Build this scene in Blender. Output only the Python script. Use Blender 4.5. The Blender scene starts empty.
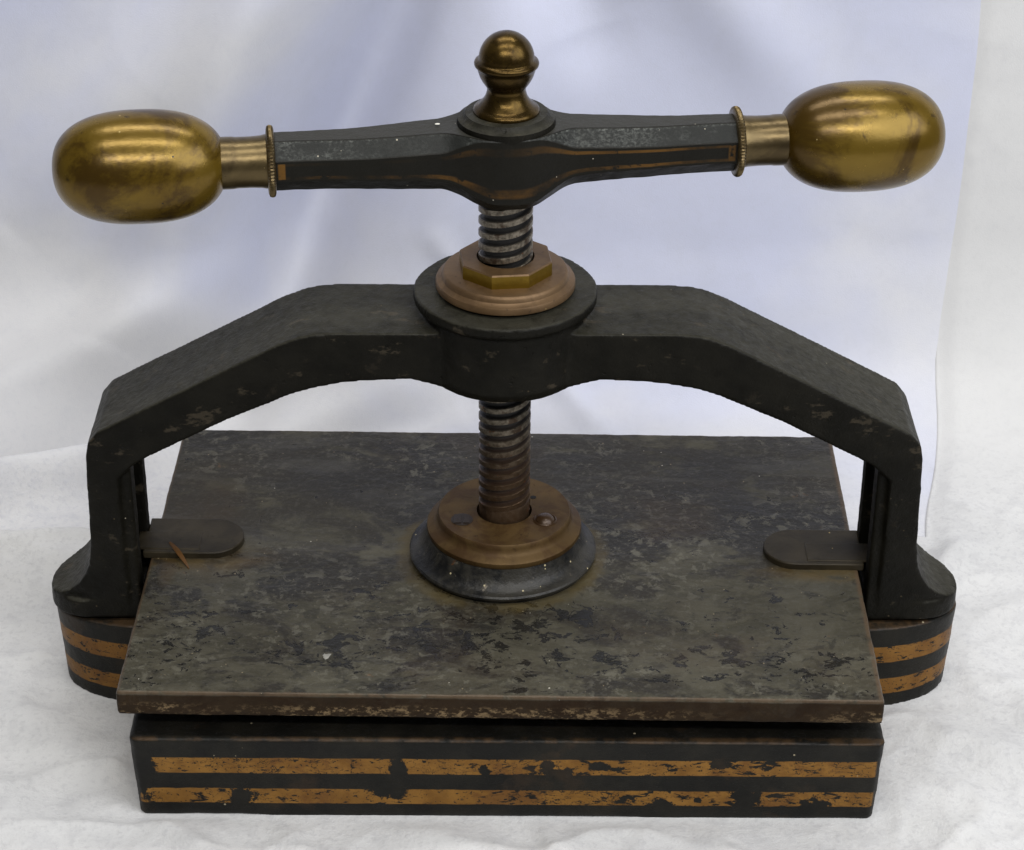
import bpy, bmesh, math, random
from math import sin, cos, pi, sqrt, radians
from mathutils import Vector, Matrix, noise
random.seed(7)
S = bpy.context.scene
C = S.collection

# ------------------------------------------------------------------ helpers
class G:
    """tiny node-graph writer"""
    def __init__(s, name):
        s.m = bpy.data.materials.new(name); s.m.use_nodes = True
        s.t = s.m.node_tree; s.t.nodes.clear()
        s.out = s.t.nodes.new('ShaderNodeOutputMaterial')
        s.b = s.t.nodes.new('ShaderNodeBsdfPrincipled')
        s.t.links.new(s.b.outputs[0], s.out.inputs[0])
        tc = s.t.nodes.new('ShaderNodeTexCoord'); s.P = tc.outputs['Object']; s.UV = tc.outputs['UV']; s.Nrm = tc.outputs['Normal']
        x = s.t.nodes.new('ShaderNodeSeparateXYZ'); s.t.links.new(s.P, x.inputs[0])
        s.X, s.Y, s.Z = x.outputs
    def put(s, sock, v):
        if isinstance(v, bpy.types.NodeSocket): s.t.links.new(v, sock)
        elif isinstance(v, (tuple, list)):
            sock.default_value = tuple(v) + (1,) if len(v) == 3 and len(sock.default_value) == 4 else tuple(v)
        else: sock.default_value = v
    def math(s, op, a, b=0.0, c=None, clamp=False):
        n = s.t.nodes.new('ShaderNodeMath'); n.operation = op; n.use_clamp = clamp
        s.put(n.inputs[0], a); s.put(n.inputs[1], b)
        if c is not None: s.put(n.inputs[2], c)
        return n.outputs[0]
    def add(s, a, b): return s.math('ADD', a, b)
    def sub(s, a, b): return s.math('SUBTRACT', a, b)
    def mul(s, a, b): return s.math('MULTIPLY', a, b)
    def mx(s, a, b): return s.math('MAXIMUM', a, b)
    def mn(s, a, b): return s.math('MINIMUM', a, b)
    def ab(s, a): return s.math('ABSOLUTE', a)
    def step(s, v, lo, hi, a=0.0, b=1.0):
        n = s.t.nodes.new('ShaderNodeMapRange'); n.interpolation_type = 'SMOOTHSTEP'
        s.put(n.inputs[0], v); s.put(n.inputs[1], lo); s.put(n.inputs[2], hi); s.put(n.inputs[3], a); s.put(n.inputs[4], b)
        return n.outputs[0]
    def scale(s, v, sc, off=(0, 0, 0)):
        n = s.t.nodes.new('ShaderNodeMapping'); s.put(n.inputs[0], v); s.put(n.inputs[3], sc); s.put(n.inputs[1], off)
        return n.outputs[0]
    def noise(s, sc, det=4, rough=.55, vec=None, dist=0.0, col=False):
        n = s.t.nodes.new('ShaderNodeTexNoise'); s.put(n.inputs['Vector'], vec or s.P)
        s.put(n.inputs['Scale'], sc); s.put(n.inputs['Detail'], det); s.put(n.inputs['Roughness'], rough); s.put(n.inputs['Distortion'], dist)
        return n.outputs['Color' if col else 'Fac']
    def voro(s, sc, vec=None, feat='F1', out='Distance', rnd=1.0):
        n = s.t.nodes.new('ShaderNodeTexVoronoi'); n.feature = feat; s.put(n.inputs['Vector'], vec or s.P); s.put(n.inputs['Scale'], sc)
        s.put(n.inputs['Randomness'], rnd)
        return n.outputs[out]
    def mix(s, f, a, b):
        n = s.t.nodes.new('ShaderNodeMix'); n.data_type = 'RGBA'
        s.put(n.inputs[0], f); s.put(n.inputs[6], a); s.put(n.inputs[7], b)
        return n.outputs[2]
    def lerp(s, f, a, b):
        n = s.t.nodes.new('ShaderNodeMix'); n.data_type = 'FLOAT'
        s.put(n.inputs[0], f); s.put(n.inputs[2], a); s.put(n.inputs[3], b)
        return n.outputs[0]
    def specks(s, sc, size, density, vec=None):
        """sparse dots: voronoi cells, only some of them carry a dot"""
        n = s.t.nodes.new('ShaderNodeTexVoronoi'); s.put(n.inputs['Vector'], vec or s.P); s.put(n.inputs['Scale'], sc)
        sp = s.t.nodes.new('ShaderNodeSeparateXYZ'); s.t.links.new(n.outputs['Color'], sp.inputs[0])
        dot = s.math('LESS_THAN', n.outputs['Distance'], s.mul(sp.outputs[1], size))
        return s.mul(dot, s.math('LESS_THAN', sp.outputs[0], density))
    def spot(s, x, y, rx, ry, soft=.5, warp=None):
        dx = s.math('DIVIDE', s.sub(s.X, x), rx); dy = s.math('DIVIDE', s.sub(s.Y, y), ry)
        d = s.math('SQRT', s.add(s.mul(dx, dx), s.mul(dy, dy)))
        if warp is not None: d = s.add(d, warp)
        return s.step(d, 1 + soft, 1 - soft)
    def bump(s, h, dist, strength=1.0, prev=None):
        n = s.t.nodes.new('ShaderNodeBump'); s.put(n.inputs['Height'], h); s.put(n.inputs['Distance'], dist); s.put(n.inputs['Strength'], strength)
        if prev is not None: s.put(n.inputs['Normal'], prev)
        return n.outputs[0]
    def fin(s, col, rough, metal=0.0, normal=None, spec=None, **kw):
        s.put(s.b.inputs['Base Color'], col); s.put(s.b.inputs['Roughness'], rough); s.put(s.b.inputs['Metallic'], metal)
        if normal is not None: s.put(s.b.inputs['Normal'], normal)
        if spec is not None: s.put(s.b.inputs['Specular IOR Level'], spec)
        for k, v in kw.items(): s.put(s.b.inputs[k], v)
        return s.m

def link(name, bm, mat, parent=None, smooth=True, angle=35):
    me = bpy.data.meshes.new(name); bm.normal_update(); bm.to_mesh(me); bm.free()
    o = bpy.data.objects.new(name, me); C.objects.link(o); me.materials.append(mat)
    if smooth:
        for p in me.polygons: p.use_smooth = True
        me.set_sharp_from_angle(angle=radians(angle))
    if parent is not None: o.parent = parent
    return o

def prism(bm, pts, a0, a1, axis='y'):
    """extrude a closed 2-D outline; axis y: pts are (x,z), axis z: pts are (x,y)"""
    f = (lambda p, a: (p[0], a, p[1])) if axis == 'y' else (lambda p, a: (p[0], p[1], a))
    lo = [bm.verts.new(f(p, a0)) for p in pts]; hi = [bm.verts.new(f(p, a1)) for p in pts]
    n = len(pts)
    fs = [bm.faces.new(lo), bm.faces.new(hi[::-1])]
    for i in range(n): fs.append(bm.faces.new((lo[i], hi[i], hi[(i + 1) % n], lo[(i + 1) % n])))
    bmesh.ops.recalc_face_normals(bm, faces=fs)

def box(bm, x0, x1, y0, y1, z0, z1): prism(bm, [(x0, z0), (x1, z0), (x1, z1), (x0, z1)], y0, y1)

def lathe(bm, prof, n=96, axis='z', off=(0, 0, 0), rf=None, caps=True):
    """revolve (r, h) profile, bottom to top"""
    rings = []
    for r, h in prof:
        ring = []
        for k in range(n):
            a = 2 * pi * k / n; rr = rf(r, h, a) if rf else r
            p = (rr * cos(a), rr * sin(a), h) if axis == 'z' else (h, rr * cos(a), rr * sin(a))
            ring.append(bm.verts.new((p[0] + off[0], p[1] + off[1], p[2] + off[2])))
        rings.append(ring)
    fs = []
    for a, b in zip(rings, rings[1:]):
        for k in range(n): fs.append(bm.faces.new((a[k], a[(k + 1) % n], b[(k + 1) % n], b[k])))
    if caps: fs.append(bm.faces.new(rings[0][::-1])); fs.append(bm.faces.new(rings[-1]))
    bmesh.ops.recalc_face_normals(bm, faces=fs)

def sm(a, b, x): t = max(0, min(1, (x - a) / (b - a))); return t * t * (3 - 2 * t)

def arc(cx, cy, rx, ry, a0, a1, n):
    return [(cx + rx * cos(radians(a0 + (a1 - a0) * i / n)), cy + ry * sin(radians(a0 + (a1 - a0) * i / n))) for i in range(n + 1)]

def cast(o, voxel, smooth=2, rough=.0004, size=.012, size2=.004, rough2=.00015):
    """rough-cast skin: fuse the volumes, round the edges, add an uneven surface"""
    m = o.modifiers.new('fuse', 'REMESH'); m.mode = 'VOXEL'; m.voxel_size = voxel; m.use_smooth_shade = True
    m = o.modifiers.new('soft', 'SMOOTH'); m.iterations = smooth; m.factor = .5
    for i, (sz, st) in enumerate(((size, rough), (size2, rough2))):
        t = bpy.data.textures.new(o.name + '_skin', 'CLOUDS'); t.noise_scale = sz; t.noise_depth = 3
        m = o.modifiers.new('skin', 'DISPLACE'); m.texture = t; m.strength = st * 2; m.mid_level = .5; m.texture_coords = 'LOCAL'

# ------------------------------------------------------------------ measured dimensions (metres)
ZP, TP = .0837, .0150           # platen top, thickness
HB = .0530                      # bed height
YF = .0247                      # half depth of the arch
ZH, AH = .332, .1137            # handle height and turn

# ------------------------------------------------------------------ materials
def mat_frame():
    g = G('black japanned cast iron')
    n1 = g.noise(35, 6, .6); n2 = g.noise(260, 4, .6); n3 = g.noise(900, 2, .5)
    col = g.mix(g.step(n1, .35, .65), (.0040, .0036, .0022), (.0080, .0072, .0048))
    worn = g.mul(g.step(g.noise(55, 8, .7, dist=.4), .62, .68), .20)
    col = g.mix(worn, col, (.045, .036, .024))
    nz = g.t.nodes.new('ShaderNodeSeparateXYZ'); g.t.links.new(g.Nrm, nz.inputs[0])
    light_film = g.mul(g.step(nz.outputs[2], .35, .85), g.step(g.noise(120, 6, .65, dist=.5), .10, .62))   # paler tone painted on upward faces, as if lit from above
    col = g.mix(g.mul(light_film, .8), col, (.036, .034, .0245))
    scr = g.step(g.noise(90, 6, .7, vec=g.scale(g.P, (.5, 1, 1))), .60, .66)
    col = g.mix(g.mul(scr, .35), col, (.085, .068, .045))
    dust = g.specks(330, .18, .05)
    col = g.mix(g.mul(dust, .5), col, (.13, .10, .06))
    dust2 = g.specks(210, .13, .008)
    col = g.mix(dust2, col, (.28, .25, .18))
    rough = g.lerp(g.step(n2, .3, .7), .40, .56)
    pit = g.step(g.noise(190, 4, .6), .66, .72)
    b = g.bump(n1, .0012, .5); b = g.bump(n2, .0006, .8, b); b = g.bump(n3, .0003, .8, b); b = g.bump(g.sub(1.0, pit), .0004, .8, b)
    return g.fin(col, rough, 0, b, spec=.12)

def stripes(g, bands, z=None):
    z = g.Z if z is None else z
    edge = g.mul(g.sub(g.noise(90, 3, .6), .5), .0012)
    z = g.add(z, edge); m = None
    for a, b in bands:
        s = g.mul(g.step(z, a - .0003, a + .0003), g.step(z, b + .0003, b - .0003))
        m = s if m is None else g.mx(m, s)
    return m

def mat_base():
    g = G('black iron with worn gold lining')
    v = g.scale(g.P, (.55, .8, 1.5))
    n1 = g.noise(40, 6, .6); n2 = g.noise(300, 4, .6)
    black = g.mix(g.step(n1, .35, .7), (.006, .0057, .0045), (.014, .0125, .009))
    brown = g.step(g.noise(22, 8, .65), .56, .66)
    black = g.mix(g.mul(brown, .5), black, (.035, .022, .012))
    st = stripes(g, [(.0300, .0405), (.0090, .0192)])
    # the lining stops short of the front corners
    st = g.mul(st, g.mx(g.step(g.ab(g.sub(g.X, .0015)), .1975, .1958), g.step(g.Y, -.12, -.118)))
    chip = g.noise(150, 9, .70, vec=v, dist=.35)
    low = g.noise(17, 2, .5)
    thr = g.add(.585, g.mul(g.sub(.5, low), .60))
    keep = g.step(chip, g.add(thr, .006), g.sub(thr, .006))
    chip2 = g.mul(g.step(g.noise(300, 5, .65, vec=v), .615, .600), g.step(g.noise(620, 3, .6), .66, .64))
    cr = g.ab(g.sub(g.noise(95, 5, .6, vec=g.scale(g.P, (.8, 1, 1.2), (.3, 0, .7)), dist=.9), .5))
    chip2 = g.mul(chip2, g.mx(g.step(cr, .004, .009), g.step(g.noise(20, 3, .5, vec=g.scale(g.P, (1, 1, 1), (.9, 0, 0))), .47, .50)))
    keep = g.mul(keep, chip2)
    wv = g.mul(g.sub(g.noise(120, 8, .74), .5), 3.6)
    for x, z, rx, rz in ((-.0565, .034, .0050, .0068), (-.062, .018, .010, .005), (-.140, .0135, .0065, .008), (.0235, .035, .004, .005), (.030, .031, .006, .004),
                         (.1295, .0135, .0075, .008), (.086, .0085, .006, .005), (.165, .009, .007, .0045), (-.192, .033, .006, .02), (.168, .009, .007, .0045), (-.010, .032, .003, .004),
                         (.104, .0135, .002, .002), (.052, .036, .005, .003), (.116, .038, .007, .003)):
        dx = g.math('DIVIDE', g.sub(g.X, x), rx); dz = g.math('DIVIDE', g.sub(g.Z, z), rz)
        d = g.add(g.math('SQRT', g.add(g.mul(dx, dx), g.mul(dz, dz))), wv)
        front = g.step(g.Y, -.12, -.122)
        keep = g.mul(keep, g.sub(1.0, g.mul(g.step(d, 1.08, .92), front)))
    st = g.mul(st, keep)
    gn = g.noise(60, 5, .6)
    gold = g.mix(g.step(gn, .3, .7), (.155, .070, .012), (.250, .122, .024))
    gold = g.mix(g.mul(g.step(g.noise(25, 6, .7), .52, .62), .65), gold, (.12, .05, .012))
    scr = g.step(g.noise(260, 6, .75, vec=g.scale(g.P, (.25, 1, 1))), .56, .66)
    gold = g.mix(g.mul(scr, .45), gold, (.07, .030, .008))
    # the ears wear a darker, browner lining
    gold = g.mix(g.mul(g.step(g.ab(g.X), .203, .206), .35), gold, (.11, .048, .012))
    col = g.mix(st, black, gold)
    top = g.step(g.Z, HB - .0016, HB - .0008)
    rub = g.mul(g.mul(top, g.step(g.noise(80, 6, .6), .38, .60)), g.mx(g.step(g.Y, -.130, -.1325), g.step(g.ab(g.X), .2, .203)))
    col = g.mix(g.mul(rub, .6), col, (.075, .042, .018))
    col = g.mix(g.mul(g.specks(260, .2, .03), .8), col, (.35, .30, .2))
    b = g.bump(n1, .0008, .5); b = g.bump(n2, .0004, .5, b); b = g.bump(keep, .0002, .5, b)
    return g.fin(col, g.lerp(n2, .34, .6), 0, b, spec=.2)

def mat_platen():
    g = G('worn blackened platen iron')
    wx = g.scale(g.P, (.55, 1, 1))
    n1 = g.noise(9, 6, .6, vec=wx); n2 = g.noise(60, 7, .65, vec=wx, dist=.6); n3 = g.noise(420, 3, .6)
    base = g.mix(g.step(n1, .38, .62), (.0135, .0122, .0095), (.025, .0215, .015))
    yn = g.add(g.Y, g.mul(g.sub(n1, .5), .10))
    front = g.step(yn, .045, -.055)
    f1 = g.noise(24, 9, .68, vec=g.scale(g.P, (.6, 1, 1)), dist=.5)
    t1 = g.sub(.575, g.mul(front, .125))
    light_film = g.step(f1, g.sub(t1, .035), g.add(t1, .045))
    grey = g.mix(g.mul(light_film, .85), base, g.mix(g.step(n2, .35, .65), (.041, .0375, .0245), (.069, .0630, .0430)))
    mott = g.noise(110, 8, .72, dist=.4)
    where = g.step(g.noise(11, 4, .6, vec=g.scale(g.P, (1, 1, 1), (.7, .3, 0))), .42, .60)
    scale_ = g.mul(g.step(mott, .560, .578), g.mx(where, g.mul(g.spot(-.10, -.05, .09, .03, .5), .8)))
    grey = g.mix(g.mul(scale_, .62), grey, (.115, .108, .082))
    dk = g.mul(g.step(g.noise(75, 8, .7, vec=g.scale(g.P, (.7, 1, 1), (1, 2, 0)), dist=.6), .565, .60), g.sub(1.0, g.mul(where, .4)))
    grey = g.mix(g.mul(g.mul(dk, g.add(g.mul(front, .6), .4)), .60), grey, (.013, .0122, .0105))
    streak = g.noise(22, 7, .66, vec=g.scale(g.P, (.3, 1.5, 1)), dist=.8)
    grey = g.mix(g.mul(g.mul(g.sub(1.0, front), g.step(streak, .50, .62)), .55), grey, (.050, .047, .040))
    fine = g.noise(300, 5, .7)
    grey = g.mix(g.mul(g.step(fine, .52, .60), .25), grey, (.085, .080, .065))
    crisp = g.noise(210, 7, .74, vec=g.scale(g.P, (.7, 1, 1), (2, 0, 0)), dist=.4)
    busy = g.mx(g.mul(where, .8), g.mul(front, g.step(g.noise(8, 3, .5, vec=g.scale(g.P, (1, 1, 1), (4, 1, 0))), .45, .60)))
    grey = g.mix(g.mul(g.mul(g.step(crisp, .575, .590), busy), .50), grey, (.125, .117, .090))
    grey = g.mix(g.mul(g.mul(g.step(crisp, .425, .410), busy), .55), grey, (.010, .0095, .0085))
    # flakes
    fl = g.noise(95, 10, .74, vec=g.scale(g.P, (.8, 1.1, 1)), dist=.5)
    lowf = g.noise(13, 3, .5, vec=g.scale(g.P, (1, 1, 1), (3.1, 1.7, 0)))
    wob = g.mul(g.sub(g.noise(40, 5, .6), .5), 2.0)
    reg = None
    for x, y, rx, ry, k in ((-.095, -.098, .055, .016, 1.0), (-.165, -.085, .03, .045, .75), (.095, -.105, .10, .018, .95), (.175, -.110, .03, .02, .9), (0, -.068, .075, .020, .8),
                            (-.03, -.085, .05, .014, .9), (-.15, -.035, .05, .025, .55), (.13, -.055, .06, .02, .45), (-.19, -.11, .012, .03, .9), (.155, -.07, .03, .025, .5),
                            (-.05, -.045, .05, .02, .45), (.03, -.130, .02, .004, .9)):
        sp = g.mul(g.spot(x, y, rx, ry, .55, wob), k)
        reg = sp if reg is None else g.mx(reg, sp)
    thr = g.sub(g.add(.650, g.mul(g.sub(.5, lowf), .30)), g.mul(reg, .150))
    flake = g.step(fl, thr, g.add(thr, .008))
    rim = g.mul(g.step(fl, g.sub(thr, .022), g.sub(thr, .004)), g.sub(1.0, flake))
    col = g.mix(g.mul(rim, .30), grey, (.13, .12, .095))
    col = g.mix(g.mul(flake, .85), col, (.0060, .0060, .0058))
    # brown wash, rust
    br = g.step(g.noise(7, 5, .6, vec=g.scale(g.P, (1, 1, 1), (.5, .2, 0))), .50, .68)
    col = g.mix(g.mul(br, .50), col, (.042, .027, .014))
    rust = g.step(g.noise(48, 8, .72), .655, .70)
    col = g.mix(g.mul(rust, .45), col, (.13, .065, .025))
    # grease halo round the boss and by the guides
    R = g.math('SQRT', g.add(g.mul(g.X, g.X), g.mul(g.Y, g.Y)))
    halo = g.mul(g.step(g.add(R, g.mul(g.sub(g.noise(45, 7, .7), .5), .022)), .0625, .0560), .8)
    halo = g.mul(halo, g.step(g.noise(20, 4, .6), .3, .62))
    col = g.mix(halo, col, (.075, .056, .022))
    h2 = g.mx(g.spot(-.178, -.008, .040, .012, .5, g.mul(wob, .5)), g.spot(.182, -.016, .036, .008, .5, g.mul(wob, .5)))
    col = g.mix(g.mul(g.mul(h2, g.step(n2, .38, .60)), .6), col, (.080, .052, .016))
    col = g.mix(g.mul(g.spot(-.188, -.022, .004, .014, .6, g.mul(wob, .5)), .4), col, (.050, .030, .010))
    # edges rubbed to brown metal
    ex = g.step(g.ab(g.X), .1975, .1992); ey = g.step(g.ab(g.Y), .1333, .1345)
    edge = g.mul(g.mul(g.mx(ex, ey), g.step(g.Z, -.0022, -.0012)), g.step(g.noise(120, 5, .6), .30, .5))
    col = g.mix(g.mul(edge, .75), col, (.085, .055, .032))
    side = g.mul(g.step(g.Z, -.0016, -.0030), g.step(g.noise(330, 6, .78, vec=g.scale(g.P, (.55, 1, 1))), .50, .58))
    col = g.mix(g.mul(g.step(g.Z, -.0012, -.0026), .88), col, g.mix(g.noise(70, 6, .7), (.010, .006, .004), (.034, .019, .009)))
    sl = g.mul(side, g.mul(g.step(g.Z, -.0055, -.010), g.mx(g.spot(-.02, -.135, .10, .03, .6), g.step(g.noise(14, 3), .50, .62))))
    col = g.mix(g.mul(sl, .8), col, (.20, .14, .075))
    dust = g.specks(190, .11, .05); dust2 = g.specks(420, .2, .07)
    col = g.mix(dust, col, (.48, .45, .38)); col = g.mix(g.mul(dust2, .6), col, (.30, .24, .15))
    rough = g.lerp(g.step(n1, .35, .65), .34, .52)
    rough = g.add(rough, g.mul(light_film, .08))
    rough = g.lerp(flake, rough, .26)
    b = g.bump(n2, .0010, .6); b = g.bump(g.sub(1.0, flake), .0006, .9, b); b = g.bump(n3, .0003, .8, b)
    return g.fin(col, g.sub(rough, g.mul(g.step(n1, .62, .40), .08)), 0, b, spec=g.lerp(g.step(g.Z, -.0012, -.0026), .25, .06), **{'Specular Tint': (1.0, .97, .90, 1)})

def mat_brass(name, c1, c2, c3, rough=(.24, .42), sc=1.0, metal=.85, grease=.5):
    g = G(name)
    n1 = g.noise(22 * sc, 5, .6, dist=.4); n2 = g.noise(140 * sc, 5, .65); n3 = g.noise(600, 3, .6)
    col = g.mix(g.step(n1, .35, .65), c1, c2)
    col = g.mix(g.mul(g.step(g.noise(26 * sc, 7, .68, dist=.6), .46, .60), grease), col, c3)
    col = g.mix(g.mul(g.step(n2, .63, .70), .6), col, tuple(v * .35 for v in c3))
    col = g.mix(g.mul(g.specks(240, .16, .05), .7), col, (.55, .42, .18))
    col = g.mix(g.specks(300, .15, .06), col, (.02, .016, .01))
    if metal < .5: g.b.inputs['Specular IOR Level'].default_value = .22
    r = g.add(g.lerp(n1, rough[0], rough[1]), g.mul(g.sub(n2, .5), .14))
    b = g.bump(n1, .0008, .25); b = g.bump(n2, .0002, .5, b); b = g.bump(n3, .00008, .6, b)
    return g.fin(col, r, metal, b)

def mat_bar():
    g = G('black bar with gold lining')
    u = g.t.nodes.new('ShaderNodeSeparateXYZ'); g.t.links.new(g.UV, u.inputs[0]); U, V = u.outputs[0], u.outputs[1]
    n1 = g.noise(40, 6, .6); n2 = g.noise(330, 4, .65); n3 = g.noise(900, 3, .6)
    col = g.mix(n1, (.004, .0038, .0025), (.011, .0100, .0068))
    # upper chamfer rubbed to grey metal, flat front face lined
    up = g.mul(g.step(V, 2.02, 2.10), g.step(V, 2.98, 2.90))
    rub = g.mul(g.mul(up, g.step(g.noise(26, 5, .6), .40, .58, .25, 1.0)), g.step(g.noise(620, 6, .8, vec=g.scale(g.P, (.8, 1, 1))), .44, .62))
    rub = g.mul(rub, g.add(g.mul(g.step(g.noise(45, 5, .65), .42, .58), .55), g.mul(g.step(V, 2.80, 2.95), .9)))
    col = g.mix(g.mul(up, .6), col, (.018, .020, .019))
    col = g.mix(g.mul(rub, .40), col, (.22, .23, .21))
    topf = g.step(V, 3.0, 3.05)
    col = g.mix(g.mul(topf, .6), col, (.042, .041, .034))
    aU = g.ab(U)
    end = g.step(aU, .1185, .1175)
    lo = g.mul(g.step(V, 1.08, 1.13), g.step(V, 1.27, 1.22))
    hi = g.mul(g.mul(g.step(V, 1.75, 1.80), g.step(V, 1.92, 1.87)), g.step(aU, .004, .045, .18, 1.0))
    cap = g.mul(g.mul(g.step(aU, .1140, .1147), g.step(V, 1.10, 1.14)), g.step(V, 1.91, 1.87))
    fade = g.mul(g.step(g.noise(30, 6, .65, vec=g.scale(g.P, (.6, 1, 1))), .38, .66), .8)
    left = g.step(U, -.02, -.05)
    line = g.mx(g.mul(g.mx(g.mul(hi, g.sub(1.0, g.mul(left, .85))), lo), fade), g.mul(cap, g.lerp(g.step(U, -.05, 0), 1.0, .55)))
    line = g.mul(g.mul(line, end), g.step(g.noise(170, 4, .6), .66, .58))
    col = g.mix(g.mul(line, .8), col, g.mix(n1, (.085, .040, .008), (.18, .085, .014)))
    col = g.mix(g.specks(420, .2, .04), col, (.35, .32, .25))
    b = g.bump(n1, .001, .5); b = g.bump(n2, .0004, .7, b); b = g.bump(n3, .0002, .6, b)
    return g.fin(col, g.lerp(rub, g.lerp(n2, .36, .52), .42), g.mul(rub, .3), b, spec=.15)

def mat_screw():
    g = G('oily steel thread')
    R = g.math('SQRT', g.add(g.mul(g.X, g.X), g.mul(g.Y, g.Y)))
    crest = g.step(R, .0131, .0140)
    n1 = g.noise(70, 6, .65); n2 = g.noise(350, 5, .65)
    steel = g.mix(g.step(n2, .35, .65), (.085, .072, .054), (.23, .20, .155))
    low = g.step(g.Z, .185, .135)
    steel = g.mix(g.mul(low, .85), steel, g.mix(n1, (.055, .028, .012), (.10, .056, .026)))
    steel = g.mix(g.mul(g.step(n1, .54, .60), .8), steel, (.05, .03, .018))
    steel = g.mix(g.mul(g.step(g.noise(160, 5, .7), .62, .68), .9), steel, (.16, .05, .015))
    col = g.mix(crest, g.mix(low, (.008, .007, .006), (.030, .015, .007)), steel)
    b = g.bump(n2, .0004, .7)
    return g.fin(col, g.lerp(crest, .55, .36), g.mul(crest, .75), b)

def mat_boss():
    g = G('glossy chipped black paint')
    n1 = g.noise(60, 6, .65); n2 = g.noise(300, 5, .7)
    col = g.mix(g.step(n1, .4, .6), (.006, .006, .006), (.026, .024, .019))
    w = g.step(g.noise(90, 9, .78), .60, .66)
    col = g.mix(g.mul(w, .7), col, (.22, .19, .14))
    col = g.mix(g.mul(g.step(g.noise(50, 5, .6), .70, .74), .6), col, (.12, .045, .012))
    col = g.mix(g.specks(420, .25, .08), col, (.4, .34, .2))
    return g.fin(col, g.lerp(n2, .26, .44), 0, g.bump(n1, .0012, .6, g.bump(n2, .0004, .7)), spec=.26)

def mat_flat(name, c, rough=.5, metal=0.0):
    g = G(name); n = g.noise(300, 4, .6)
    return g.fin(g.mix(n, c, tuple(v * .6 for v in c)), rough, metal, g.bump(n, .0003, .5))

def mat_cloth(name, base, tint, mott, grey):
    g = G(name)
    n1 = g.noise(3.2, 5, .55, dist=.3); n2 = g.noise(16, 6, .62, dist=.2); n3 = g.noise(1100, 2, .6); n4 = g.noise(70, 5, .65); n5 = g.noise(260, 4, .7)
    left = g.step(g.X, -.08, -.30)
    zz = g.add(g.Z, g.mul(g.sub(n1, .5), .10))
    far = g.step(g.sub(zz, g.mul(left, .11)), -.035, .03)                     # the upper part of the sheet is tinted in pale blue-grey clouds
    col = g.mix(g.mul(g.mul(far, g.step(n1, .36, .62)), mott), base, tint)
    col = g.mix(g.mul(g.step(n2, .48, .70), .20), col, grey)
    near = g.step(g.Y, .30, .15)
    col = g.mix(g.mul(g.mul(g.step(n4, .48, .66), .30), g.add(g.mul(near, .75), .25)), col, grey)
    col = g.mix(g.mul(g.mul(g.step(n5, .50, .64), .36), g.add(g.mul(near, .75), .25)), col, grey)
    b = g.bump(g.mul(n4, near), .0030, .35); b = g.bump(g.mul(n5, near), .0012, .45, b); b = g.bump(n3, .0003, .4, b)
    return g.fin(col, .85, 0, b, spec=.15, **{'Sheen Weight': .25, 'Sheen Roughness': .5})

M_frame, M_base, M_platen, M_bar, M_screw, M_boss = mat_frame(), mat_base(), mat_platen(), mat_bar(), mat_screw(), mat_boss()
M_knob = mat_brass('aged brass knob', (.120, .070, .0055), (.162, .101, .0110), (.042, .020, .002), (.20, .30), .8, .55, .78)
M_ferr = mat_brass('brass ferrule', (.095, .068, .030), (.145, .105, .046), (.055, .038, .017), (.26, .38), 1.6, .8, .7)
M_fini = mat_brass('dark bronze finial', (.058, .035, .007), (.092, .056, .012), (.026, .014, .003), (.20, .34), 1.6, .85, .6)
M_nut = mat_brass('brown gunmetal nut', (.120, .070, .030), (.155, .094, .044), (.075, .042, .018), (.42, .55), 2.0, .55, .5)
M_nutside = mat_flat('bright brass flats', (.22, .135, .012), .35, .7)
M_flange = mat_brass('rusty gunmetal flange', (.064, .037, .012), (.092, .055, .019), (.040, .018, .006), (.46, .62), 2.0, .35, .6)
M_head = mat_flat('rusty screw head', (.055, .028, .011), .32, .3)
M_dark = mat_flat('greasy dark iron', (.018, .010, .005), .6, 0)
M_lug = mat_brass('brown iron guide', (.022, .017, .009), (.038, .030, .017), (.012, .009, .005), (.42, .55), 1.5, .2, .5)
M_leaf = mat_flat('orange flake', (.105, .045, .008), .4)
M_white = mat_flat('white paint', (.78, .76, .68), .6)

# ------------------------------------------------------------------ the press
press = bpy.data.objects.new('copying_press', None); C.objects.link(press)
press['label'] = 'black cast iron copying press with brass ball handle and gold lined base on white cloth'
press['category'] = 'book press'

# base with rounded ears
bm = bmesh.new()
d = .0022
def slab(x, y0, y1, z0, z1, c):
    pts = [(-x + c, y0), (x - c, y0), (x, y0 + c), (x, y1 - c), (x - c, y1), (-x + c, y1), (-x, y1 - c), (-x, y0 + c)]
    lo = [bm.verts.new((px * (x - d) / x, py + (d if py < 0 else -d), z0)) for px, py in pts]
    hi = [bm.verts.new((px, py, z1)) for px, py in pts]
    fs = [bm.faces.new(lo[::-1]), bm.faces.new(hi)]
    for i in range(8): fs.append(bm.faces.new((lo[i], lo[(i + 1) % 8], hi[(i + 1) % 8], hi[i])))
    bmesh.ops.recalc_face_normals(bm, faces=fs)
slab(.2002, -.1335, .1335, 0, HB, .003)
for v in bm.verts:
    x_, y_ = v.co.x, v.co.y; v.co.x = x_ + .0015; v.co.y = y_ - .0070 * x_ - .0012
ear = [(-.10, -.0290), (.10, -.0290)]
pts = arc(.2050, .0, .0565, .0310, -90, 90, 36) + [(-a, b) for a, b in arc(.2000, .0, .0580, .0310, -90, 90, 36)[::-1]]
lo = [bm.verts.new((a - (.003 if a > 0 else -.003), b * (1.13 if a > 0 else 1.08), 0)) for a, b in pts]; hi = [bm.verts.new((a, b, .0525)) for a, b in pts]
fs = [bm.faces.new(lo[::-1]), bm.faces.new(hi)]
for i in range(len(pts)): fs.append(bm.faces.new((lo[i], lo[(i + 1) % len(pts)], hi[(i + 1) % len(pts)], hi[i])))
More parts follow.
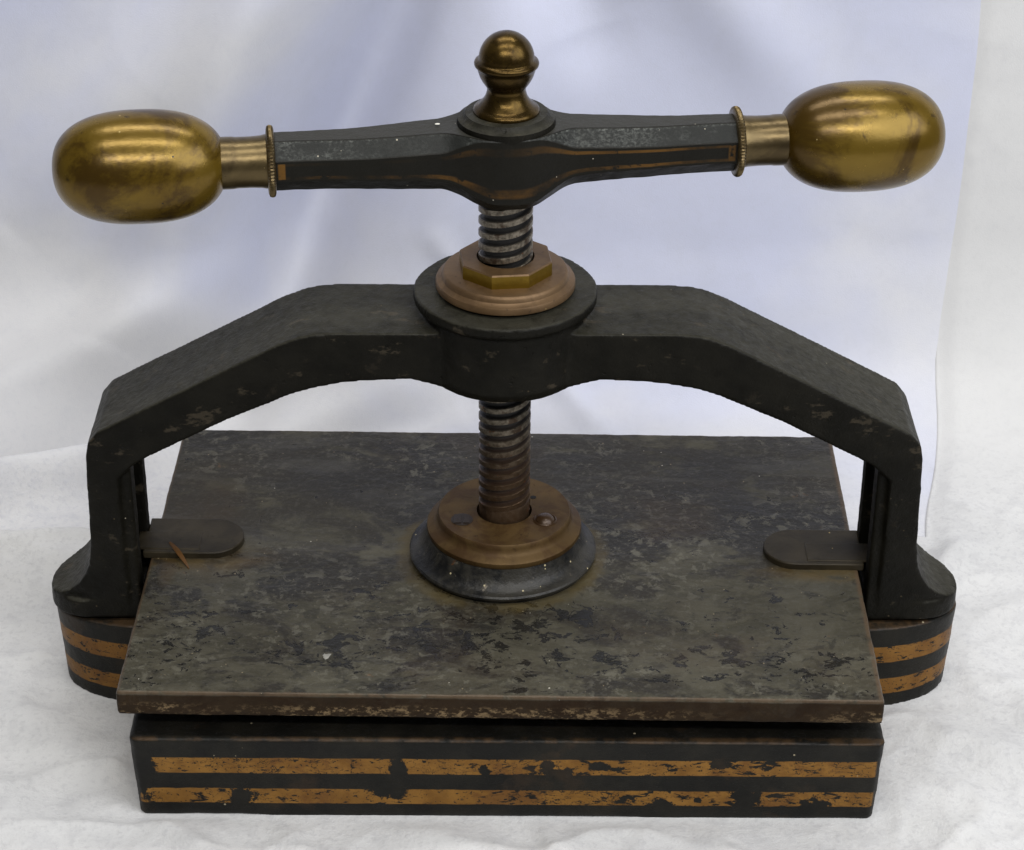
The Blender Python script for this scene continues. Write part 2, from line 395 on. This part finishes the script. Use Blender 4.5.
bmesh.ops.recalc_face_normals(bm, faces=fs)
base = link('base', bm, M_base, press)
cast(base, .0014, 2, .0004, .02, .004, .00015)

# arched frame with hub, legs and feet
bm = bmesh.new()
R_out = [(0, .2402), (.090, .2402), (.100, .2397), (.109, .2376), (.121, .2328), (.150, .2172), (.190, .1957), (.2195, .1796), (.2255, .1720), (.2272, .1640), (.2278, .1500), (.2288, .1300), (.2298, .1100),
         (.2308, .0980), (.2322, .0905), (.2350, .0835), (.2392, .0770), (.2450, .0715), (.2510, .0680), (.2560, .0664), (.2560, .0545)]
R_in = [(.2120, .0545), (.2105, .1500), (.2000, .1600), (.1930, .1640), (.1480, .1880), (.1150, .2030), (.1030, .2070), (.0860, .2105), (.0660, .2123), (.0500, .2125), (.0420, .2105), (.0300, .2070), (0, .2070)]
half = R_out + R_in
prism(bm, half + [(-a, b) for a, b in half[::-1] if a > 0], -YF, YF)
FN = 2.25
for v in bm.verts:
    v.co.y *= 1 + .20 * sm(.075, .16, v.co.z)
    q = (abs(v.co.x) - .233) / (.0270 if v.co.x > 0 else .0260)
    if q > 0 and v.co.z < .085: v.co.y *= max(0, 1 - min(1, q) ** FN) ** (1 / FN)
for s in (-1, 1):
    for y0, y1 in ((-YF, -.0125), (.0135, YF)):
        x0, x1 = sorted((s * .2045, s * .2140)); box(bm, x0, x1, y0, y1, .0545, .1640)
    pl = [(.195, -YF)] + [(.233 + (.0270 if s > 0 else .0260) * cos(t) ** (2 / FN), YF * math.copysign(abs(sin(t)) ** (2 / FN), t)) for t in [radians(-89.9 + 179.8 * i / 40) for i in range(41)]] + [(.195, YF)]
    pl = [(s * .206 if abs(a) < .2 else s * a, b) for a, b in pl]
    prism(bm, pl, .0545, .0655, 'z')
lathe(bm, [(.016, .2035), (.036, .2035), (.0425, .2065), (.0448, .2110), (.0448, .2455), (.0485, .2470), (.0493, .2485), (.0493, .2525), (.0486, .2532), (.020, .2532)], 96)
frame = link('frame', bm, M_frame, press)
cast(frame, .0012, 2, .00028, .016, .0035, .00016)

# gland nut on top of the hub
bm = bmesh.new()
lathe(bm, [(.0160, .2525), (.0364, .2528), (.0373, .2535), (.0373, .2562), (.0368, .2572), (.0350, .2580), (.0341, .2588), (.0338, .2605), (.0330, .2618), (.0322, .2622), (.0152, .2622)], 96, caps=False)
for v in bm.verts: v.co.z += .002
nut = link('gland_nut', bm, M_nut, press)
bm = bmesh.new()
def ngon(r, z, a0=-106.4, n=8): return [bm.verts.new((r * cos(radians(a0 + 360 / n * i)), r * sin(radians(a0 + 360 / n * i)), z)) for i in range(n)]
a, b, c_ = ngon(.0256, .2610), ngon(.0256, .2692), ngon(.0250, .2700)
hol = [bm.verts.new((.0154 * cos(2 * pi * k / 48), .0154 * sin(2 * pi * k / 48), .2700)) for k in range(48)]
hol2 = [bm.verts.new((v.co.x, v.co.y, .2600)) for v in hol]
side = []
for i in range(8):
    j = (i + 1) % 8
    side.append(bm.faces.new((a[i], a[j], b[j], b[i]))); bm.faces.new((b[i], b[j], c_[j], c_[i]))
for k in range(48): bm.faces.new((hol[k], hol2[k], hol2[(k + 1) % 48], hol[(k + 1) % 48]))
ed = [e for e in bm.edges if len(e.link_faces) == 1 and all(abs(v.co.z - .2700) < 1e-6 for v in e.verts)]
bmesh.ops.triangle_fill(bm, edges=ed, use_beauty=True)
bmesh.ops.recalc_face_normals(bm, faces=bm.faces[:])
for v in bm.verts: v.co.z += .002
octo = link('octagonal_head', bm, M_nut, nut, angle=20)
octo.data.materials.append(M_nutside)
for p in octo.data.polygons:
    if abs(p.normal.z) < .2 and p.center.xy.length > .02 and p.center.z < .2722: p.material_index = 1
del a, b, c_, hol, hol2, side, ed

# screw: square thread, rows follow the helix
bm = bmesh.new()
pitch, r1, r0 = .0070, .0144, .0116
prof = [(0, r0), (.44, r0), (.50, r1 - .0003), (.53, r1), (.93, r1), (.96, r1 - .0003)]
n = 72; rows = []
turns = int((.322 - .108) / pitch)
for t in range(turns):
    for f, r in prof:
        rows.append([bm.verts.new((r * cos(2 * pi * k / n), r * sin(2 * pi * k / n), .106 + (t + f + 2 * k / n) * pitch)) for k in range(n + 1)])
for ra, rb in zip(rows, rows[1:]):
    for k in range(n): bm.faces.new((ra[k], ra[k + 1], rb[k + 1], rb[k]))
bmesh.ops.remove_doubles(bm, verts=bm.verts, dist=1e-5)
bmesh.ops.recalc_face_normals(bm, faces=bm.faces[:])
lathe(bm, [(.0140, .085), (.0142, .1190), (.0137, .1205), (.0118, .1210)], 64)
lathe(bm, [(.0113, .10), (.0113, .32)], 48)
screw = link('screw', bm, M_screw, press, angle=28)

# handle bar: lofted octagon swelling into a boss; UV = (distance along bar, position round section)
bm = bmesh.new(); uvl = bm.loops.layers.uv.new('UVMap')
def section(s):
    q = abs(s)
    w = .0139 + .0038 * (1 - sm(.02, .115, q))
    if q < .034: w = max(w, .0177 + (.0252 - .0177) * (1 - sm(.0, 1, max(0, q - .004) / .030)))
    if q < .0252: w = max(w, sqrt(max(0, .0250 ** 2 - q * q)))
    zt = .0139 - .0005 + .0030 * (1 - sm(.012, .085, q))
    zb = -.0139 - .0012 * (1 - sm(.03, .11, q)) - .0085 * (1 - sm(.008, .036, q))
    ch = .0006 + .0075 * sm(.012, .036, q)
    chb = .0081 - .0035 * (1 - sm(.0, .05, q))
    # points: bottom-front chamfer ... V 0..8
    return [(-(w - chb), zb), (-w, zb + chb), (-w, zt - ch), (-(w - ch), zt), ((w - ch), zt), (w, zt - ch), (w, zb + chb), ((w - chb), zb)]
rows = []; ns = 160; L = .1205; sub = 4
for i in range(ns + 1):
    s = -L + 2 * L * i / ns; sec = section(s); row = []
    for k in range(8):
        p, q = sec[k], sec[(k + 1) % 8]
        for j in range(sub):
            t = j / sub; y, z = p[0] + (q[0] - p[0]) * t, p[1] + (q[1] - p[1]) * t
            v = Vector((s, y, z)); m = noise.noise(v * 160) * .00018 + noise.noise(v * 30) * .00022
            row.append((bm.verts.new((s, y * (1 + m / .014), z + m * (1 if z > 0 else -1))), k + t))
    rows.append((s, row))
for (s0, ra), (s1, rb) in zip(rows, rows[1:]):
    n = len(ra)
    for k in range(n):
        k2 = (k + 1) % n; f = bm.faces.new((ra[k][0], rb[k][0], rb[k2][0], ra[k2][0]))
        v0 = ra[k][1]; v1 = v0 + 1 / sub
        for lp, uv in zip(f.loops, ((s0, v0), (s1, v0), (s1, v1), (s0, v1))): lp[uvl].uv = uv
bm.faces.new([v for v, _ in rows[0][1]]); bm.faces.new([v for v, _ in rows[-1][1]][::-1])
bmesh.ops.recalc_face_normals(bm, faces=bm.faces[:])
bar = link('handle_bar', bm, M_bar, press, angle=30)
bar.location = (0, 0, ZH); bar.rotation_euler = (0, 0, AH)

def knurl(r, h, a): return r - (.0007 * (.5 + .5 * cos(a * 64)) if r > .0172 else 0)
def knob_prof():
    x0, x1, R, e = .1435, .2318, .0291, 2.45
    c, hl = (x0 + x1) / 2, (x1 - x0) / 2; P = []
    for i in range(61):
        t = -cos(pi * i / 60); r = R * (1 - abs(t) ** e) ** (1 / e)
        if i < 30 and r < .0118: continue
        P.append((max(r, .0002), c + hl * t))
    return P
for s in (-1, 1):
    fl = (lambda P: [(r, s * h) for r, h in P])
    bm = bmesh.new(); lathe(bm, fl([(.0135, .1190), (.0165, .1192), (.0180, .1197), (.0185, .1207), (.0185, .1217), (.0180, .1227), (.0165, .1232), (.0135, .1235)]), 256, 'x', rf=knurl)
    link('knurled_ring', bm, M_ferr, bar, angle=60)
    bm = bmesh.new(); lathe(bm, fl([(.0139, .1225), (.0139, .1240), (.0134, .1262), (.0131, .1320), (.0131, .1390), (.0134, .1408), (.0135, .1480)]), 64, 'x')
    link('ferrule', bm, M_ferr, bar)
    bm = bmesh.new(); lathe(bm, fl(knob_prof()), 96, 'x'); link('knob', bm, M_knob, bar, angle=80)
# collar rings under the finial
bm = bmesh.new(); lathe(bm, [(.020, .010), (.0248, .0135), (.0255, .0165), (.0250, .0190), (.0232, .0198), (.0222, .0208), (.0212, .0222), (.0150, .0228)], 96)
link('collar', bm, M_frame, bar)
# white paint fleck on the bar
bm = bmesh.new(); bmesh.ops.create_icosphere(bm, subdivisions=2, radius=.0014, matrix=Matrix.Translation((-.0355, .0005, .0166)) @ Matrix.Diagonal((1.0, .6, .3, 1)))
link('paint_fleck', bm, M_white, bar)

# finial
bm = bmesh.new()
prof = [(.0150, .3535), (.0166, .3537), (.0172, .3548), (.0171, .3560), (.0160, .3572), (.0146, .3578), (.0140, .3586), (.0122, .3604), (.0108, .3628), (.0100, .3655), (.0099, .3672), (.0104, .3684), (.0113, .3696),
        (.0126, .3716), (.0138, .3740), (.0146, .3766), (.0150, .3785), (.0157, .3790), (.0164, .3798), (.0166, .3808), (.0163, .3817), (.0155, .3823), (.0145, .3826), (.0142, .3830)]
prof += [(.0142 * cos(radians(a)), .3832 + .0142 * sin(radians(a))) for a in range(4, 90, 6)]
lathe(bm, prof, 96); link('finial', bm, M_fini, press, angle=50)

# platen
plat_o = (-.0007, -.0012, ZP); PR = -.0167
bm = bmesh.new(); box(bm, -.2, .2012, -.1351, .1351, -TP, 0)
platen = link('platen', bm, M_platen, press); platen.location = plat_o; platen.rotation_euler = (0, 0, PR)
cast(platen, .0014, 1, .00035, .015, .004, .00018)
bm = bmesh.new()
lathe(bm, [(.0500, -.002), (.0503, .0016), (.0518, .0022), (.0529, .0034), (.0530, .0046), (.0522, .0056), (.0500, .0062), (.0475, .0078), (.0455, .0105), (.0440, .0135), (.0425, .0172), (.020, .0175)], 128)
boss = link('boss', bm, M_boss, platen)
boss.modifiers.new('skin', 'DISPLACE'); t = bpy.data.textures.new('boss_skin', 'CLOUDS'); t.noise_scale = .006; t.noise_depth = 3
boss.modifiers[0].texture = t; boss.modifiers[0].strength = .0006; boss.modifiers[0].texture_coords = 'LOCAL'
# guide tongues running into the legs
for s, yc in ((-1, .0088), (1, .0050)):
    bm = bmesh.new()
    pts = [(s * .2040, yc - .018), (s * .1660, yc - .018)] + [(s * a, b) for a, b in arc(.1660, yc, -.0175, .018, -90, 90, 20)][1:-1] + [(s * .1660, yc + .018), (s * .2040, yc + .018)]
    prism(bm, pts, -.0005, .0040, 'z')
    x0, x1 = sorted((s * .1720, s * .2085)); box(bm, x0, x1, yc - .0150, yc + .0035, .0030, .0045)
    lug = link('guide_tongue', bm, M_lug, platen)
    mod = lug.modifiers.new('edge', 'BEVEL'); mod.width = .0008; mod.segments = 2; mod.limit_method = 'ANGLE'
bm = bmesh.new(); bmesh.ops.create_icosphere(bm, subdivisions=2, radius=.0021, matrix=Matrix.Translation((-.0925, -.1015, .0002)) @ Matrix.Diagonal((.9, 1.3, .16, 1)))
for v in bm.verts: v.co += Vector((1, 1, .2)) * noise.noise(v.co * 600) * .0016
link('paint_fleck', bm, mat_flat('dirty white paint', (.34, .33, .29), .7), platen)

# flange that ties the screw to the platen
bm = bmesh.new()
lathe(bm, [(.0155, .0985), (.0430, .0986), (.0437, .0998), (.0436, .1020), (.0426, .1030), (.0400, .1040), (.0382, .1056), (.0376, .1080), (.0374, .1098), (.0368, .1105), (.0156, .1105), (.0156, .0990)], 128, caps=False)
flange = link('screw_flange', bm, M_flange, press); flange.location.z = .002
bm = bmesh.new(); lathe(bm, [(.0066, .1100), (.0066, .1108), (.0060, .1112), (.0054, .1107), (.0048, .1118), (.0034, .1132), (.0016, .1138), (.0004, .1139)], 40, off=(.0229, -.0107, 0))
link('screw_head', bm, M_head, flange)
bm = bmesh.new(); lathe(bm, [(.0062, .1098), (.0062, .1107), (.0056, .1108)], 40, off=(-.0237, -.0107, 0))
for q in (-1, 1): box(bm, -.0237 + .0004 * q - .0018 + q * .0022, -.0237 + .0018 + q * .0022, -.0150, -.0064, .1100, .1114)
link('screw_head', bm, M_dark, flange)
bm = bmesh.new(); lathe(bm, [(.0017, .1090), (.0017, .1107)], 20, off=(.0165, .0130, 0)); link('oil_hole', bm, mat_flat('hole', (.004, .004, .004), .9), flange)

# ------------------------------------------------------------------ orange flake lying on the platen
bm = bmesh.new(); up, dn = [], []
for i in range(9):
    t = i / 8; w = .0010 * sin(pi * min(1, t * .92 + .08)) + .0003
    p = Vector((-.1905 + .0130 * t, .0020 - .0200 * t, ZP + .0050 - .0044 * t + .0015 * sin(pi * t)))
    sd = Vector((.8, .6, .35)) * w
    up.append((bm.verts.new(p + sd), bm.verts.new(p - sd))); dn.append((bm.verts.new(p + sd - Vector((0, 0, .0005))), bm.verts.new(p - sd - Vector((0, 0, .0005)))))
for i in range(8):
    bm.faces.new((up[i][0], up[i + 1][0], up[i + 1][1], up[i][1])); bm.faces.new((dn[i][1], dn[i + 1][1], dn[i + 1][0], dn[i][0]))
    bm.faces.new((up[i][0], dn[i][0], dn[i + 1][0], up[i + 1][0])); bm.faces.new((up[i][1], up[i + 1][1], dn[i + 1][1], dn[i][1]))
for i in (0, 8): bm.faces.new((up[i][0], up[i][1], dn[i][1], dn[i][0]))
bmesh.ops.recalc_face_normals(bm, faces=bm.faces[:])
fk = link('dry_flake', bm, M_leaf)
fk['label'] = 'small orange dry flake lying across the left guide tongue of the press'; fk['category'] = 'flake'

# ------------------------------------------------------------------ cloth
# sheet path: floor, sweep, wall.  s = distance along it, measured from y = 0
Y0, RR, LEAN = .235, .13, radians(80)
def path(s):
    if s < Y0: return Vector((0, s, 0)), Vector((0, 0, 1))
    a = (s - Y0) / RR
    if a < LEAN: return Vector((0, Y0 + RR * sin(a), RR * (1 - cos(a)))), Vector((0, -sin(a), cos(a)))
    r = s - Y0 - LEAN * RR
    return Vector((0, Y0 + RR * sin(LEAN) + r * cos(LEAN), RR * (1 - cos(LEAN)) + r * sin(LEAN))), Vector((0, -sin(LEAN), cos(LEAN)))
# folds: (x0, s0, x1, s1, width, height)
FOLDS = [(-.47, .100, -.215, .250, .016, .032), (-.46, .060, -.240, .150, .009, .012), (-.47, .155, -.195, .315, .020, -.045), (-.46, .23, -.17, .40, .03, .022), (-.33, .10, -.24, .12, .02, .006),
         (-.10, .27, .03, .60, .040, .030), (.075, .26, -.045, .42, .010, .008), (-.20, .27, -.045, .64, .030, -.055), (-.27, .33, -.12, .68, .034, .034), (-.17, .25, -.03, .29, .015, -.022), (-.34, .42, -.10, .66, .04, .022),
         (.262, .085, .300, .140, .010, .009), (.285, .05, .40, .10, .012, .007), (.23, -.06, .34, -.12, .016, .008), (.30, -.02, .36, -.15, .02, .009),
         (-.205, -.125, -.13, -.185, .007, .005), (-.30, -.03, -.21, -.10, .02, .007), (-.36, -.06, -.24, -.17, .02, .008), (-.06, -.145, .06, -.19, .010, .005), (.10, -.142, .15, -.20, .006, .004),
         (.02, -.142, .035, -.19, .005, .003), (-.12, -.142, -.09, -.19, .008, .004), (.22, -.13, .30, -.20, .012, .005),
         (-.045, .88, .055, .56, .028, -.042), (-.40, .55, -.22, .90, .03, .030), (.16, .40, .22, .80, .05, .006), (-.45, .62, -.2, .80, .05, -.02), (.04, .70, .22, .50, .03, .012)]
def relief(x, s):
    h = 0
    for x0, s0, x1, s1, w, a in FOLDS:
        dx, ds = x1 - x0, s1 - s0; L2 = dx * dx + ds * ds
        t = ((x - x0) * dx + (s - s0) * ds) / L2; tc = max(0, min(1, t))
        dd = (x - x0 - tc * dx) ** 2 + (s - s0 - tc * ds) ** 2
        if dd < 9 * w * w: h += a * math.exp(-dd / (w * w)) * (.25 + .75 * sin(pi * tc))
    h += .005 * noise.noise(Vector((x * 5 + s * 2, s * 5 - x, 1.3))) * sm(-.30, .4, s)
    h += .0022 * (1 - .85 * sm(.2, .32, s)) * noise.noise(Vector((x * 18 + s * 6, s * 14, 4.1)))
    wl = 1 - .93 * sm(.16, .30, s)
    rg = 1 - abs(noise.noise(Vector((x * 7 + s * 5, s * 11 - x * 3, 2.2))))
    h += wl * .0050 * rg ** 9 * (.35 + .65 * sm(-.1, .3, noise.noise(Vector((x * 3, s * 3, 8)))))
    rg = 1 - abs(noise.noise(Vector((x * 22 - s * 9, s * 20, 5.2))))
    h += wl * .0012 * rg ** 7
    h += .0009 * (1 - .8 * sm(.2, .32, s)) * noise.noise(Vector((x * 55, s * 55, 7.7)))
    # nothing lifts under the press
    e = max(abs(x) - .262, 0) ** 2 + max(abs(s) - .031, 0) ** 2; e2 = max(abs(x) - .1985, 0) ** 2 + max(abs(s) - .1335, 0) ** 2
    k = sm(.000, .016, sqrt(min(e, e2)))
    floor_ = 1 - sm(.15, .25, s)
    return h * (k if s < .25 else 1) - (.0006 * floor_ * (1 - k))
def sheet(name, mat, xs, ss, lift, thick):
    bm = bmesh.new(); V = []
    for s in ss:
        p, nr = path(s); row = []
        for x in xs(s):
            row.append(bm.verts.new(Vector((x, p.y, p.z)) + nr * (relief(x, s) + lift(x, s))))
        V.append(row)
    for a, b in zip(V, V[1:]):
        for i in range(len(a) - 1): bm.faces.new((a[i], a[i + 1], b[i + 1], b[i]))
    o = link(name, bm, mat, angle=180)
    if thick:
        m = o.modifiers.new('thick', 'SOLIDIFY'); m.thickness = thick; m.offset = 1
    return o
def span(a, b, n): return [a + (b - a) * i / n for i in range(n + 1)]
M_c1 = mat_cloth('mottled pale backdrop cloth', (.58, .58, .59), (.485, .505, .615), 1.0, (.42, .43, .48))
M_c2 = mat_cloth('plain white sheet', (.56, .56, .555), (.56, .56, .555), 0, (.40, .40, .41))
XS = [-1.2, -1.0, -.8, -.65] + span(-.55, .55, 420) + [.65, .8, 1.0, 1.2]
SS = [-1.3, -1.0, -.7, -.5, -.4, -.33] + span(-.28, 1.0, 480) + [1.1, 1.2]
bd = sheet('backdrop_cloth', M_c1, lambda s: XS, SS, lambda x, s: 0, 0)
bd['kind'] = 'structure'
bd['label'] = 'large pale mottled cloth spread under the press and rising behind it'
def edge(s):
    return .215 + .055 * sm(.03, .12, s) + .030 * sm(.12, .30, s) + .016 * sm(.25, .60, s) + .003 * noise.noise(Vector((s * 9, 0, 3))) - .03 * sm(-.12, -.3, s)
STOP = .145
def lift(x, s):
    h = .0004 + .0035 * sm(.08, .2, s) * sm(0, .015, x - edge(s)) + .004 * noise.noise(Vector((x * 9, s * 3, 9))) * sm(.12, .3, s)
    return h if x > edge(s) - 1e-6 else .0004 + .0025 * sm(.06, .13, s) * sm(-.24, -.30, x)
rowsS = [-.9, -.6, -.42, -.33] + span(-.28, STOP, 260) + span(STOP, 1.0, 360)[1:]
bm = bmesh.new(); V = []
for q in rowsS:
    row = []; e = edge(q)
    if q <= STOP + 1e-6:
        for t in range(300):
            x = -.62 + (e + .62) * t / 300
            w = (.020 * noise.noise(Vector((x * 7, 0, 5))) - .02 * sm(-.25, -.45, x)) * sm(-.21, -.25, x) * sm(-.05, STOP, q); sp = q + w
            p, nr = path(sp); row.append(bm.verts.new(Vector((x, p.y, p.z)) + nr * (relief(x, sp) + lift(x, sp))))
    else: row += [None] * 300
    for t in span(0, 1, 130):
        x = e + t ** 1.2 * .55; p, nr = path(q); row.append(bm.verts.new(Vector((x, p.y, p.z)) + nr * (relief(x, q) + lift(x, q))))
    V.append(row)
for ra, rb in zip(V, V[1:]):
    for i in range(len(ra) - 1):
        fc = (ra[i], ra[i + 1], rb[i + 1], rb[i])
        if None not in fc: bm.faces.new(fc)
sh = link('white_sheet', bm, M_c2, angle=180)
mod = sh.modifiers.new('thick', 'SOLIDIFY'); mod.thickness = .0006; mod.offset = 1
sh['label'] = 'plain white sheet under the press that climbs the backdrop at the right edge'; sh['category'] = 'sheet'

# ------------------------------------------------------------------ light
W = bpy.data.worlds.new('World'); S.world = W; W.use_nodes = True
W.node_tree.nodes['Background'].inputs[0].default_value = (.92, .95, 1.0, 1); W.node_tree.nodes['Background'].inputs[1].default_value = .10
def area(name, loc, target, sx, sy, power, col):
    l = bpy.data.lights.new(name, 'AREA'); l.shape = 'RECTANGLE'; l.size = sx; l.size_y = sy; l.energy = power; l.color = col
    o = bpy.data.objects.new(name, l); C.objects.link(o); o.location = loc
    o.rotation_euler = (Vector(target) - Vector(loc)).to_track_quat('-Z', 'Y').to_euler()
    return o
area('ceiling_tube', (0.0, .55, 2.1), (0, 0, .1), 1.7, .12, 15, (1, .98, .95))
area('ceiling_tube', (0.0, -.55, 2.1), (0, 0, .1), 1.7, .12, 16, (1, .98, .95))
area('ceiling_tube', (0.0, -2.0, 2.1), (0, 0, .1), 1.9, .14, 33, (1, .98, .95))
area('backdrop_fill', (1.15, -.75, 1.25), (.10, .45, .28), 1.5, 1.1, 21, (.93, .95, 1))  # unseen soft fill added to brighten the backdrop, not a window

# ------------------------------------------------------------------ camera (solved from the photograph)
cam = bpy.data.cameras.new('camera'); co = bpy.data.objects.new('camera', cam); C.objects.link(co); S.camera = co
p, y, r = .5304, .0072, .0071
f = Vector((sin(y) * cos(p), cos(y) * cos(p), -sin(p))); rt = Vector((cos(y), -sin(y), 0)); u = rt.cross(f)
r2 = rt * cos(r) + u * sin(r); u2 = u * cos(r) - rt * sin(r)
m = Matrix((r2, u2, -f)).transposed().to_4x4(); m.translation = Vector((-.0041, -1.1315, .8314)); co.matrix_world = m
cam.sensor_fit = 'HORIZONTAL'; cam.sensor_width = 36; cam.lens = 2374.4 / 1024 * 36; cam.clip_start = .05; cam.clip_end = 50
S.view_settings.view_transform = 'Standard'; S.view_settings.look = 'None'; S.view_settings.exposure = 0; S.view_settings.gamma = 1
